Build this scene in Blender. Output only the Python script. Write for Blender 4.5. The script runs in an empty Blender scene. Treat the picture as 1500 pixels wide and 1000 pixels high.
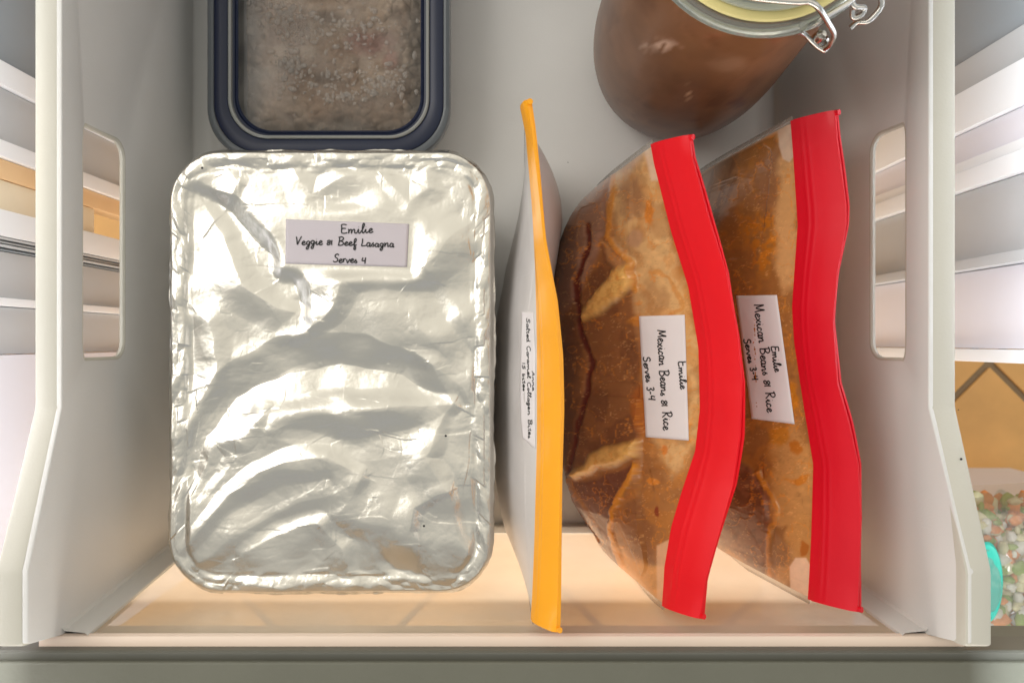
import bpy, bmesh, math, random
import numpy as np
from mathutils import Vector
from mathutils.bvhtree import BVHTree

# ------------------------------------------------------------------ camera, world, lights (units below are cm, scaled by S)
S = 0.01
F = 1250.0          # focal length in pixels of the 1500 px wide photograph
CZ = 56.0           # camera height above the drawer floor, cm
scene = bpy.context.scene
C = scene.collection
cam_d = bpy.data.cameras.new('camera'); cam = bpy.data.objects.new('camera', cam_d); C.objects.link(cam)
cam.location = (0, 0, CZ*S); cam.rotation_euler = (0, 0, 0)
cam_d.sensor_width = 36; cam_d.lens = 30; cam_d.clip_start = 0.01; cam_d.clip_end = 50
cam_d.dof.use_dof = True; cam_d.dof.focus_distance = 0.45; cam_d.dof.aperture_fstop = 13
scene.camera = cam

w = bpy.data.worlds.new('World'); scene.world = w; w.use_nodes = True
nt = w.node_tree; nt.nodes.clear()
wo = nt.nodes.new('ShaderNodeOutputWorld'); bg = nt.nodes.new('ShaderNodeBackground')
tc = nt.nodes.new('ShaderNodeTexCoord'); sep = nt.nodes.new('ShaderNodeSeparateXYZ')
rp = nt.nodes.new('ShaderNodeValToRGB')
dt = nt.nodes.new('ShaderNodeVectorMath'); dt.operation = 'DOT_PRODUCT'; dt.inputs[1].default_value = (-0.10, 0.55, 0.80)
nt.links.new(tc.outputs['Generated'], dt.inputs[0]); nt.links.new(dt.outputs['Value'], rp.inputs[0])
rp.color_ramp.elements[0].position = 0.0; rp.color_ramp.elements[0].color = (0.36, 0.37, 0.38, 1)
rp.color_ramp.elements[1].position = 0.95; rp.color_ramp.elements[1].color = (0.90, 0.86, 0.76, 1)
e_ = rp.color_ramp.elements.new(0.48); e_.color = (0.33, 0.33, 0.305, 1)
e_ = rp.color_ramp.elements.new(0.72); e_.color = (0.52, 0.51, 0.46, 1)
e_ = rp.color_ramp.elements.new(0.83); e_.color = (0.77, 0.735, 0.65, 1)
nt.links.new(rp.outputs[0], bg.inputs['Color']); nt.links.new(bg.outputs[0], wo.inputs['Surface'])
bg.inputs['Strength'].default_value = 1.12

def area(name, loc, target, size, power, col, size_y=None):
    l = bpy.data.lights.new(name, 'AREA'); l.energy = power; l.color = col; l.size = size
    if size_y: l.shape = 'RECTANGLE'; l.size_y = size_y
    o = bpy.data.objects.new(name, l); C.objects.link(o)
    o.location = [c*S for c in loc]
    d = Vector(target) - Vector(loc)
    o.rotation_euler = d.to_track_quat('-Z', 'Y').to_euler()
area('ceiling_lamp', (-88, 42, 112), (4, 4, 0), 0.8, 6.5, (1, 0.95, 0.88))
area('front_fill', (20, -95, 130), (0, 0, 0), 3.0, 1.5, (0.95, 0.97, 1.0), 2.0)  # added broad fill from the front, gives the foil contrast
area('gap_fill_left', (-24, 2, 22), (-34, 2, 19), 0.60, 0.8, (0.95, 0.97, 1.0), 0.05)  # added fill, brightens only the liner outside the left wall
area('gap_fill_right', (23, 2, 22), (33, 2, 19), 0.60, 1.0, (0.86, 0.93, 1.0), 0.05)  # same added fill for the mouldings outside the right wall
area('side_lamp', (110, 10, 95), (5, 0, 0), 0.9, 1.8, (1, 0.93, 0.85))
area('pane_fill', (3, -66, 4), (3, -18, -12), 0.9, 6.5, (1, 0.93, 0.82), 0.5)  # added low fill, makes the pane and the floor behind it glow
scene.view_settings.view_transform = 'Standard'; scene.view_settings.look = 'None'
scene.view_settings.exposure = 0.16; scene.view_settings.gamma = 1.0

# ------------------------------------------------------------------ helpers
rng = np.random.RandomState(7)
random.seed(7)
def lin(r, g, b):
    f = lambda c: (c/255)/12.92 if c/255 <= 0.04045 else (((c/255)+0.055)/1.055)**2.4
    return (f(r), f(g), f(b), 1.0)
def P(u, v, z):                       # the place at height z that the photograph shows at (u, v)
    d = CZ - z
    return ((u-750)/F*d, (500-v)/F*d, z)
def mat(name, col, rough=0.5, metal=0.0, coat=0.0, trans=0.0, ior=1.45, var=0.0, vscale=20, bump=0.0, bscale=60, sss=0.0, alpha=1.0, spec=0.5, attr=None, col2=None):
    m = bpy.data.materials.new(name); m.use_nodes = True
    n = m.node_tree.nodes; L = m.node_tree.links; p = n['Principled BSDF']
    p.inputs['Base Color'].default_value = col
    p.inputs['Roughness'].default_value = rough; p.inputs['Metallic'].default_value = metal
    p.inputs['Coat Weight'].default_value = coat; p.inputs['Coat Roughness'].default_value = 0.12
    p.inputs['Transmission Weight'].default_value = trans; p.inputs['IOR'].default_value = ior
    p.inputs['Specular IOR Level'].default_value = spec; p.inputs['Alpha'].default_value = alpha
    t = n.new('ShaderNodeTexCoord')
    src = None
    if attr:
        a = n.new('ShaderNodeAttribute'); a.attribute_name = attr; src = a.outputs['Color']
    if var > 0:
        nz = n.new('ShaderNodeTexNoise'); nz.inputs['Scale'].default_value = vscale; nz.inputs['Detail'].default_value = 6
        L.new(t.outputs['Object'], nz.inputs['Vector'])
        mx = n.new('ShaderNodeMix'); mx.data_type = 'RGBA'; mx.blend_type = 'MIX' if col2 else 'MULTIPLY'
        if col2:
            cr = n.new('ShaderNodeMapRange'); cr.inputs[1].default_value = 0.42; cr.inputs[2].default_value = 0.62
            L.new(nz.outputs[0], cr.inputs[0]); L.new(cr.outputs[0], mx.inputs['Factor']); mx.inputs['B'].default_value = col2
        else:
            mx.inputs['Factor'].default_value = 1
            cr = n.new('ShaderNodeMapRange'); cr.inputs[1].default_value = 0.3; cr.inputs[2].default_value = 0.7
            cr.inputs[3].default_value = 1-var; cr.inputs[4].default_value = 1.0
            L.new(nz.outputs[0], cr.inputs[0]); L.new(cr.outputs[0], mx.inputs['B'])
        if src: L.new(src, mx.inputs['A'])
        else: mx.inputs['A'].default_value = col
        src = mx.outputs['Result']
    if src: L.new(src, p.inputs['Base Color'])
    if bump > 0:
        b2 = n.new('ShaderNodeTexNoise'); b2.inputs['Scale'].default_value = bscale; b2.inputs['Detail'].default_value = 5
        L.new(t.outputs['Object'], b2.inputs['Vector'])
        b = n.new('ShaderNodeBump'); b.inputs['Strength'].default_value = bump; b.inputs['Distance'].default_value = 0.002
        L.new(b2.outputs[0], b.inputs['Height']); L.new(b.outputs[0], p.inputs['Normal'])
        if coat > 0: L.new(b.outputs[0], p.inputs['Coat Normal'])
    if sss > 0:
        p.inputs['Subsurface Weight'].default_value = sss; p.inputs['Subsurface Radius'].default_value = (0.01, 0.006, 0.004)
        p.inputs['Subsurface Scale'].default_value = 0.5
    return m
def glassy(name, tint, mix_diff, diff_col, rough=0.05, gloss=0.08, var=0.0, vscale=15):
    """thin clear or milky sheet: see-through film + a little diffuse + reflection"""
    m = bpy.data.materials.new(name); m.use_nodes = True
    n = m.node_tree.nodes; L = m.node_tree.links; n.remove(n['Principled BSDF']); out = n['Material Output']
    tr = n.new('ShaderNodeBsdfTransparent'); tr.inputs[0].default_value = tint
    df = n.new('ShaderNodeBsdfDiffuse'); df.inputs[0].default_value = diff_col
    tl = n.new('ShaderNodeBsdfTranslucent'); tl.inputs[0].default_value = diff_col
    dm = n.new('ShaderNodeMixShader'); dm.inputs[0].default_value = 0.45; L.new(df.outputs[0], dm.inputs[1]); L.new(tl.outputs[0], dm.inputs[2])
    a = n.new('ShaderNodeMixShader'); a.inputs[0].default_value = mix_diff; L.new(tr.outputs[0], a.inputs[1]); L.new(dm.outputs[0], a.inputs[2])
    if var > 0:
        t = n.new('ShaderNodeTexCoord'); nz = n.new('ShaderNodeTexNoise'); nz.inputs['Scale'].default_value = vscale; nz.inputs['Detail'].default_value = 5
        L.new(t.outputs['Object'], nz.inputs['Vector']); mr = n.new('ShaderNodeMapRange'); mr.inputs[1].default_value = 0.35; mr.inputs[2].default_value = 0.65
        mr.inputs[3].default_value = max(0, mix_diff-var); mr.inputs[4].default_value = min(1, mix_diff+var)
        L.new(nz.outputs[0], mr.inputs[0]); L.new(mr.outputs[0], a.inputs[0])
    g = n.new('ShaderNodeBsdfGlossy'); g.inputs['Roughness'].default_value = rough
    fr = n.new('ShaderNodeFresnel'); fr.inputs[0].default_value = 1.45
    mu = n.new('ShaderNodeMath'); mu.operation = 'MULTIPLY_ADD'; mu.inputs[1].default_value = 0.5; mu.inputs[2].default_value = gloss-0.03; mu.use_clamp = True
    L.new(fr.outputs[0], mu.inputs[0])
    b = n.new('ShaderNodeMixShader'); L.new(mu.outputs[0], b.inputs[0]); L.new(a.outputs[0], b.inputs[1]); L.new(g.outputs[0], b.inputs[2])
    L.new(b.outputs[0], out.inputs['Surface'])
    return m
def empty(name, label, cat, loc=(0, 0, 0), group=None):
    o = bpy.data.objects.new(name, None); C.objects.link(o); o.location = [c*S for c in loc]
    o.empty_display_size = 0.02; o['label'] = label; o['category'] = cat
    if group: o['group'] = group
    return o
def link(name, me, m, parent=None, smooth=True):
    o = bpy.data.objects.new(name, me); C.objects.link(o)
    if m: me.materials.append(m)
    if smooth: me.polygons.foreach_set('use_smooth', [True]*len(me.polygons))
    if parent:
        o.parent = parent
        off = Vector((0, 0, 0)); q = parent
        while q: off += q.location; q = q.parent
        me.transform(__import__('mathutils').Matrix.Translation(-off))
    return o
def mesh(name, verts, faces):
    me = bpy.data.meshes.new(name)
    v = np.asarray(verts, dtype=np.float64)*S
    me.from_pydata(v.tolist() if len(v) < 200000 else v.tolist(), [], faces if isinstance(faces, list) else faces.tolist()); me.update()
    return me
def gridfaces(nr, nc, wrap=False):
    i = np.arange(nr-1)[:, None]; jn = nc if wrap else nc-1
    j = np.arange(jn)[None, :]; j2 = (j+1) % nc
    a = i*nc+j; b = i*nc+j2; c = (i+1)*nc+j2; d = (i+1)*nc+j
    return np.stack([a, b, c, d], -1).reshape(-1, 4)
class MB:
    def __init__(s): s.v = []; s.f = []
    def box(s, a, b, bev=0.0):
        bm = bmesh.new(); bmesh.ops.create_cube(bm, size=1)
        for v in bm.verts:
            v.co = Vector([(a[k]+b[k])/2 + v.co[k]*(b[k]-a[k]) for k in range(3)])
        if bev: bmesh.ops.bevel(bm, geom=bm.edges[:], offset=bev, segments=3, affect='EDGES', profile=0.5)
        s.add(bm)
    def add(s, bm):
        bm.verts.ensure_lookup_table(); n = len(s.v)
        for i, v in enumerate(bm.verts): v.index = i; s.v.append(tuple(v.co))
        for f in bm.faces: s.f.append([n+v.index for v in f.verts])
        bm.free()
    def grid(s, pts, wrap=False, flip=False):
        pts = np.asarray(pts); nr, nc = pts.shape[:2]; n = len(s.v)
        s.v += [tuple(p) for p in pts.reshape(-1, 3)]
        f = gridfaces(nr, nc, wrap)+n
        if flip: f = f[:, ::-1]
        s.f += f.tolist()
    def tube(s, path, r, seg=10, closed=False, caps=True):
        path = [Vector(p) for p in path]; rings = []; n = len(path); up = None
        for i, p in enumerate(path):
            t = ((path[(i+1) % n] if (closed or i < n-1) else p) - (path[i-1] if (closed or i > 0) else p)).normalized()
            if up is None: up = t.orthogonal().normalized()
            up = (up - t*up.dot(t)).normalized(); sd = t.cross(up)
            rr = r(i/(n-1)) if callable(r) else r
            rings.append([p + (up*math.cos(a)+sd*math.sin(a))*rr for a in [2*math.pi*k/seg for k in range(seg)]])
        if closed: rings.append(rings[0])
        b = len(s.v); s.grid([[tuple(q) for q in rg] for rg in rings], wrap=True)
        if caps and not closed:
            s.f.append(list(range(b, b+seg))[::-1]); e = b+(n-1)*seg; s.f.append(list(range(e, e+seg)))
    def lathe(s, prof, c, seg=96):
        s.grid([[(c[0]+r*math.cos(a), c[1]+r*math.sin(a), c[2]+z) for a in [2*math.pi*k/seg for k in range(seg)]] for r, z in prof], wrap=True)
    def build(s, name, m, parent=None, smooth=True, auto=True):
        o = link(name, mesh(name, s.v, s.f), m, parent, smooth)
        if smooth and auto:
            try: o.data.set_sharp_from_angle(angle=math.radians(38))
            except Exception: pass
        return o
def cr(pts, n=8, closed=False):
    """Catmull-Rom through points"""
    p = [np.array(q, float) for q in pts]; out = []
    N = len(p)
    if N < 3: return [p[0]+(p[-1]-p[0])*t for t in np.linspace(0, 1, n)]
    for i in range(N if closed else N-1):
        a = p[(i-1) % N] if (closed or i > 0) else 2*p[0]-p[1]
        b = p[i]; c = p[(i+1) % N]; d = p[(i+2) % N] if (closed or i+2 < N) else 2*p[-1]-p[-2]
        for k in range(n):
            t = k/n
            out.append(0.5*((2*b)+(-a+c)*t+(2*a-5*b+4*c-d)*t*t+(-a+3*b-3*c+d)*t**3))
    if not closed: out.append(p[-1])
    return out
# --- numpy noise
def _h(ix, iy, k):
    x = (ix.astype(np.int64)*374761393 + iy.astype(np.int64)*668265263 + k*1442695041) & 0xffffffff
    x = ((x ^ (x >> 13))*1274126177) & 0xffffffff
    x = x ^ (x >> 16)
    return (x & 0xffffff)/float(0xffffff)
def vn(x, y, k=0):
    ix = np.floor(x); iy = np.floor(y); fx = x-ix; fy = y-iy
    fx = fx*fx*(3-2*fx); fy = fy*fy*(3-2*fy)
    a = _h(ix, iy, k); b = _h(ix+1, iy, k); c = _h(ix, iy+1, k); d = _h(ix+1, iy+1, k)
    return (a*(1-fx)+b*fx)*(1-fy)+(c*(1-fx)+d*fx)*fy
def fbm(x, y, k=0, o=4):
    s = 0; a = 0.5; t = 0
    for i in range(o): s = s+a*vn(x*2**i+i*7.3, y*2**i-i*3.1, k+i); t += a; a *= 0.5
    return s/t
def voro(x, y, k=0):
    ix = np.floor(x); iy = np.floor(y); f1 = np.full(x.shape, 9.0); f2 = np.full(x.shape, 9.0); cid = np.zeros(x.shape)
    for dx in (-1, 0, 1):
        for dy in (-1, 0, 1):
            cx = ix+dx; cy = iy+dy
            d = np.hypot(cx+_h(cx, cy, k)-x, cy+_h(cx, cy, k+9)-y)
            n = d < f1
            f2 = np.where(n, f1, np.minimum(f2, d)); cid = np.where(n, _h(cx, cy, k+5), cid); f1 = np.where(n, d, f1)
    return f1, f2, cid
def facet(x, y, k=0):
    """piecewise planar crumple: each cell of a voronoi gets its own tilt; cells meet in creases"""
    ix = np.floor(x); iy = np.floor(y); best = np.full(x.shape, -9.0)
    for dx in (-1, 0, 1):
        for dy in (-1, 0, 1):
            cx = ix+dx; cy = iy+dy
            px = cx+_h(cx, cy, k); py = cy+_h(cx, cy, k+9)
            gx = _h(cx, cy, k+3)-.5; gy = _h(cx, cy, k+4)-.5
            d2 = (px-x)**2+(py-y)**2
            val = -d2*0.0 - np.sqrt(d2)*0.55 + gx*(x-px)+gy*(y-py) + 0.5*_h(cx, cy, k+6)
            best = np.maximum(best, val)
    return best
def polysd(x, y, poly):
    """signed distance (negative inside)"""
    p = np.array(poly, float); n = len(p); d = np.full(x.shape, 1e9); ins = np.zeros(x.shape, bool)
    for i in range(n):
        a = p[i]; b = p[(i+1) % n]; e = b-a
        t = np.clip(((x-a[0])*e[0]+(y-a[1])*e[1])/(e@e+1e-9), 0, 1)
        d = np.minimum(d, np.hypot(x-a[0]-t*e[0], y-a[1]-t*e[1]))
        c = ((a[1] > y) != (b[1] > y)) & (x < (b[0]-a[0])*(y-a[1])/(b[1]-a[1]+1e-12)+a[0])
        ins ^= c
    return np.where(ins, -d, d)
def lined(x, y, pl):
    """distance to polyline, and the along-parameter"""
    p = np.array(pl, float); d = np.full(x.shape, 1e9); tt = np.zeros(x.shape)
    side = np.zeros(x.shape); n = len(p)-1
    for i in range(n):
        a = p[i]; b = p[i+1]; e = b-a
        t = np.clip(((x-a[0])*e[0]+(y-a[1])*e[1])/(e@e+1e-9), 0, 1)
        q = np.hypot(x-a[0]-t*e[0], y-a[1]-t*e[1]); m = q < d
        d = np.where(m, q, d); tt = np.where(m, (i+t)/n, tt)
        side = np.where(m, np.sign(e[0]*(y-a[1])-e[1]*(x-a[0])), side)
    return d, tt, side
def sstep(a, b, x):
    t = np.clip((x-a)/(b-a), 0, 1); return t*t*(3-2*t)

# ------------------------------------------------------------------ materials
M = {}
M['plastic'] = mat('drawer plastic', lin(223, 222, 220), 0.42, var=0.07, vscale=14, bump=0.06, bscale=900)
M['rim'] = mat('drawer rim plastic', lin(200, 197, 186), 0.38, var=0.04, vscale=10, bump=0.05, bscale=700)
M['frame'] = mat('frame plastic', lin(214, 213, 210), 0.4, var=0.04, vscale=10)
M['front'] = mat('front handle plastic', lin(108, 108, 96), 0.6, var=0.08, vscale=30, bump=0.08, bscale=500)
M['frontdark'] = mat('gap shade plastic', lin(98, 97, 88), 0.5, var=0.1, vscale=30)  # shadow of the gap put into the colour
M['window'] = glassy('frosted window', (0.98, 0.95, 0.92, 1), 0.86, lin(255, 234, 208), rough=0.3, gloss=0.06, var=0.10, vscale=14)
M['whitep'] = mat('white liner', lin(245, 246, 248), 0.4, var=0.05, vscale=6)
M['greyp'] = mat('grey liner', lin(196, 198, 200), 0.45, var=0.08, vscale=8)
M['darkp'] = mat('blue grey liner', lin(150, 158, 164), 0.5, var=0.1, vscale=6)
M['lavp'] = mat('lavender liner', lin(236, 234, 242), 0.4, var=0.04, vscale=6)
M['cream'] = mat('cream lit liner', lin(250, 236, 208), 0.5, var=0.06, vscale=20)  # warm light on the strip put into its colour
M['peach'] = mat('peach lit trim', lin(246, 208, 160), 0.5, var=0.08, vscale=20)  # warm reflected light painted as peach
M['tile'] = mat('terracotta tile', lin(232, 176, 104), 0.45, var=0.22, vscale=14, bump=0.3, bscale=50)
M['grout'] = mat('grout', lin(150, 128, 100), 0.9, var=0.2, vscale=60)
M['foil'] = mat('aluminium foil', (0.665, 0.64, 0.585, 1), 0.27, metal=1.0, bump=0.06, bscale=350)
M['paper'] = mat('paper label', lin(200, 193, 200), 0.75, var=0.04, vscale=60)
M['paper_white'] = mat('white paper label', lin(236, 230, 232), 0.75, var=0.04, vscale=60)
M['ink'] = mat('black marker ink', (0.012, 0.012, 0.014, 1), 0.5)
M['bagfood'] = mat('frozen beans under film', (1, 1, 1, 1), 0.36, coat=0.6, attr='Col', var=0.06, vscale=60, bump=0.08, bscale=40, spec=0.35)
M['red'] = mat('red zip plastic', lin(242, 8, 30), 0.42, coat=0.1, sss=0.0, var=0.06, vscale=30, bump=0.03, bscale=100)
M['crimson'] = mat('crimson zip plastic', lin(226, 6, 36), 0.42, coat=0.1, var=0.06, vscale=30, bump=0.03, bscale=100)
M['yellow'] = mat('yellow zip plastic', lin(255, 172, 18), 0.34, coat=0.2, var=0.05, vscale=30)
M['frost'] = mat('frosted bag film', lin(220, 215, 214), 0.38, coat=0.15, var=0.14, vscale=22, bump=0.15, bscale=60)
M['film'] = glassy('clear film', (1, 1, 1, 1), 0.22, (0.75, 0.72, 0.7, 1), rough=0.12, gloss=0.10)
M['seam'] = glassy('seam film', (1, 1, 1, 1), 0.35, (0.85, 0.78, 0.70, 1), rough=0.15, gloss=0.12)
M['steel'] = mat('steel wire', (0.62, 0.60, 0.56, 1), 0.22, metal=1.0)
M['jarfood'] = mat('frozen broth behind glass', (1, 1, 1, 1), 0.45, coat=0.35, attr='Col', var=0.12, vscale=60, bump=0.10, bscale=40, spec=0.3)
M['jarfood'].node_tree.nodes['Principled BSDF'].inputs['Coat Roughness'].default_value = 0.1
M['jarglass'] = mat('jar glass', (0.75, 0.78, 0.73, 1), 0.04, trans=0.85, ior=1.45)
M['lidglass'] = mat('lid glass', (0.62, 0.66, 0.60, 1), 0.06, trans=0.55, ior=1.45)
M['rubber'] = mat('yellow rubber ring', lin(228, 214, 146), 0.5, var=0.1, vscale=60)
M['navy'] = mat('navy seal', lin(10, 24, 54), 0.35, var=0.1, vscale=30)
M['clearlid'] = glassy('clear container lid', (0.92, 0.90, 0.88, 1), 0.14, (0.50, 0.47, 0.44, 1), rough=0.14, gloss=0.03, var=0.13, vscale=45)
M['ctglass'] = mat('container glass', (0.42, 0.44, 0.45, 1), 0.12, trans=0.3)
M['drop'] = mat('condensation', (0.68, 0.64, 0.60, 1), 0.18, trans=0.75, ior=1.33)
M['ctfood'] = mat('frosty food', (1, 1, 1, 1), 0.75, attr='Col', var=0.25, vscale=150, bump=0.5, bscale=160)
M['teal'] = mat('teal plastic', lin(60, 196, 180), 0.35)

# ------------------------------------------------------------------ the drawer
def lerp(a, b, t): return a+(b-a)*t
LX0, LX1 = -20.7, -21.5      # left wall inside face at floor / at rim height 15.5
RX0, RX1 = 16.9, 19.9
RZ, FZ = 15.5, 18.1          # rim height, raised rim height at the front
YB = 30.0                    # back
def wx(side, z): return lerp(LX0, LX1, z/RZ) if side < 0 else lerp(RX0, RX1, z/RZ)
def fy(z): return lerp(-12.1, -14.0, z/16.0)
drawer = empty('freezer_crate', 'open grey-white plastic freezer drawer with grip slots, holding all the packed food', 'drawer', (0, 0, 0))

def side_wall(side):
    """a wall with a rounded grip slot: built as an outline in (Y, Z) with a hole, then given thickness"""
    zt = lambda y: RZ if y > -3.14 else (lerp(RZ, FZ, (-3.14-y)/(10.2-3.14)) if y > -10.2 else FZ)
    outline = [(YB, 0.9), (fy(0.9), 0.9), (fy(15.4), 15.4), (-13.5, FZ-0.3), (-13.4, FZ), (-10.2, FZ), (-3.14, RZ), (YB, RZ)]
    s0, s1 = (9.5, 13.7) if side < 0 else (10.9, 13.85)
    r = 1.0; hole = []
    for cy, cz, a0 in ((10.85-r, s1-0.25, 0), (-0.95+r, s1-0.25, 90), (-0.95+r, s0+r, 180), (10.85-r, s0+r, 270)):
        rr = r if cz < s1-0.5 else 0.25
        for k in range(9):
            a = math.radians(a0+k*90/8)
            hole.append((cy+math.cos(a)*r, cz+math.sin(a)*rr))
    bm = bmesh.new(); es = []
    for loop in (outline, hole):
        vs = [bm.verts.new((wx(side, z), y, z)) for y, z in loop]
        es += [bm.edges.new((vs[i], vs[(i+1) % len(vs)])) for i in range(len(vs))]
    bmesh.ops.triangle_fill(bm, use_beauty=True, edges=es)
    bmesh.ops.recalc_face_normals(bm, faces=bm.faces)
    m = MB(); m.add(bm)
    o = m.build('side_wall', M['plastic'], drawer)
    sol = o.modifiers.new('t', 'SOLIDIFY'); sol.thickness = 0.28*S; sol.offset = 0
    bv = o.modifiers.new('b', 'BEVEL'); bv.width = 0.06*S; bv.segments = 3; bv.limit_method = 'ANGLE'
    # rounded lip round the slot
    pth = [(wx(side, z)+0.02*side, y, z) for y, z in hole]
    g = MB(); g.tube(pth, 0.16, 8, closed=True); g.build('slot_lip', M['rim'], drawer)
    # rim: a rolled strip on top of the wall with a slightly rounded section
    ys = [YB, 16, 9.4, 9.3, 2, -3.0, -3.28, -6.5, -10.05, -10.35, -12, -13.45]
    sec = [(-0.05, -1.4), (-0.02, -0.16), (0.04, -0.04), (0.16, 0.0), (1.02, 0.0), (1.14, -0.05), (1.2, -0.18), (1.2, -1.5), (1.05, -1.5), (1.02, -0.3), (0.12, -0.3), (0.1, -1.4)]
    rows = []
    for y in ys:
        z = zt(y)
        x0 = (wx(side, RZ) if y > -3.14 else lerp(wx(side, RZ), wx(side, RZ)+0.25*side, min(1, (-3.14-y)/7)))
        rows.append([(x0+side*dx, y, z+dz) for dx, dz in sec])
    for dy_, dz_ in ((-13.56, -0.12), (-13.64, -0.6), (-13.66, -2.4)):
        rows.append([(p[0]-side*0.02, dy_, p[2]+dz_) for p in rows[11]])
    g = MB(); g.grid(rows, wrap=True, flip=(side > 0)); g.f.append(list(range(len(sec))));
    g.build('rim', M['rim'], drawer)
for s in (-1, 1): side_wall(s)
# fillets + floor as one moulded pan (profile across X, swept along Y, with rounded corner to the back)
prof = [(LX0+0.02-0.05, 1.0)]
for k in range(9):
    a = math.radians(180+k*90/8); prof.append((LX0+1.1+1.1*math.cos(a)-0.03, 1.1+1.1*math.sin(a)))
for x in np.linspace(LX0+2, RX0-2, 30): prof.append((x, 0))
for k in range(9):
    a = math.radians(270+k*90/8); prof.append((RX0-1.1+1.1*math.cos(a)+0.03, 1.1+1.1*math.sin(a)))
g = MB(); g.grid([[(x, y, z-0.002) for x, z in prof] for y in (YB, 20, 10, 0, -11.95)], flip=True)
g.build('base_panel', M['plastic'], drawer)
g = MB(); g.box((LX1, YB, 0), (RX1, YB+0.3, RZ), 0.08); g.build('back_wall', M['plastic'], drawer)
# front frame: two side posts, sill, and the clear pane
def post(side):
    g = MB(); rows = []
    for z in np.linspace(0, 15.5, 12):
        x = wx(side, z); y = fy(z)
        w = 1.35
        rows.append([(x, y+0.55, z), (x, y-0.35, z), (x-side*w, y-0.35, z), (x-side*w, y+0.02, z), (x-side*(w-0.12), y+0.12, z), (x-side*0.25, y+0.22, z)])
    g.grid(rows, wrap=True, flip=(side < 0)); return g.build('frame_post', M['frame'], drawer)
post(-1); post(1)
g = MB(); g.box((LX0-0.1, -12.45, -0.05), (RX0+0.2, -11.9, 0.95), 0.1); g.build('frame_sill', M['frame'], drawer)
rows = []
for z in (0.9, 4, 8, 12, 15.4):
    rows.append([(x, fy(z)-0.12, z) for x in np.linspace(wx(-1, z)+1.2, wx(1, z)-1.2, 20)])
g = MB(); g.grid(rows, flip=True); g.build('front_pane', M['window'], drawer)
g = MB(); g.grid([[(x, y, z) for x in np.linspace(LX1-0.9, RX1+1.5, 12)] for y, z in ((-13.90, 15.3), (-13.97, 15.52), (-14.1, 15.6), (-14.42, 15.6))], flip=True)
g.build('upper_lip', mat('pale lip plastic', lin(232, 212, 196), 0.45, var=0.06, vscale=12), drawer)
# front handle bar
g = MB()
sec = [(-14.42, 14.2), (-14.42, 16.1), (-14.5, 16.2), (-14.75, 16.1), (-14.95, 16.0)]
g.grid([[(x, y, z) for x in (-32, 32)] for y, z in sec], flip=True); g.build('gap_shade', M['frontdark'], drawer)  # dark strip put in for the shadowed gap before the bar
g = MB(); g.box((-32, -19, 11.0), (32, -14.93, 16.25), 0.12); g.build('front_bar', M['front'], drawer)

# specks of dirt and crumbs that lie on the plastic
r_ = random.Random(11)
for (u, v, z, rad) in ((1408, 672, 16.4, .06), (1404, 600, 15.5, .03), (832, 238, .02, .03)):
    if rad:
        g = MB(); g.lathe([(rad, 0), (rad*.8, rad*.5), (.001, rad*.6)], P(u, v, z+0.01), 8); g.build('speck', M['ink'], drawer)

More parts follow.
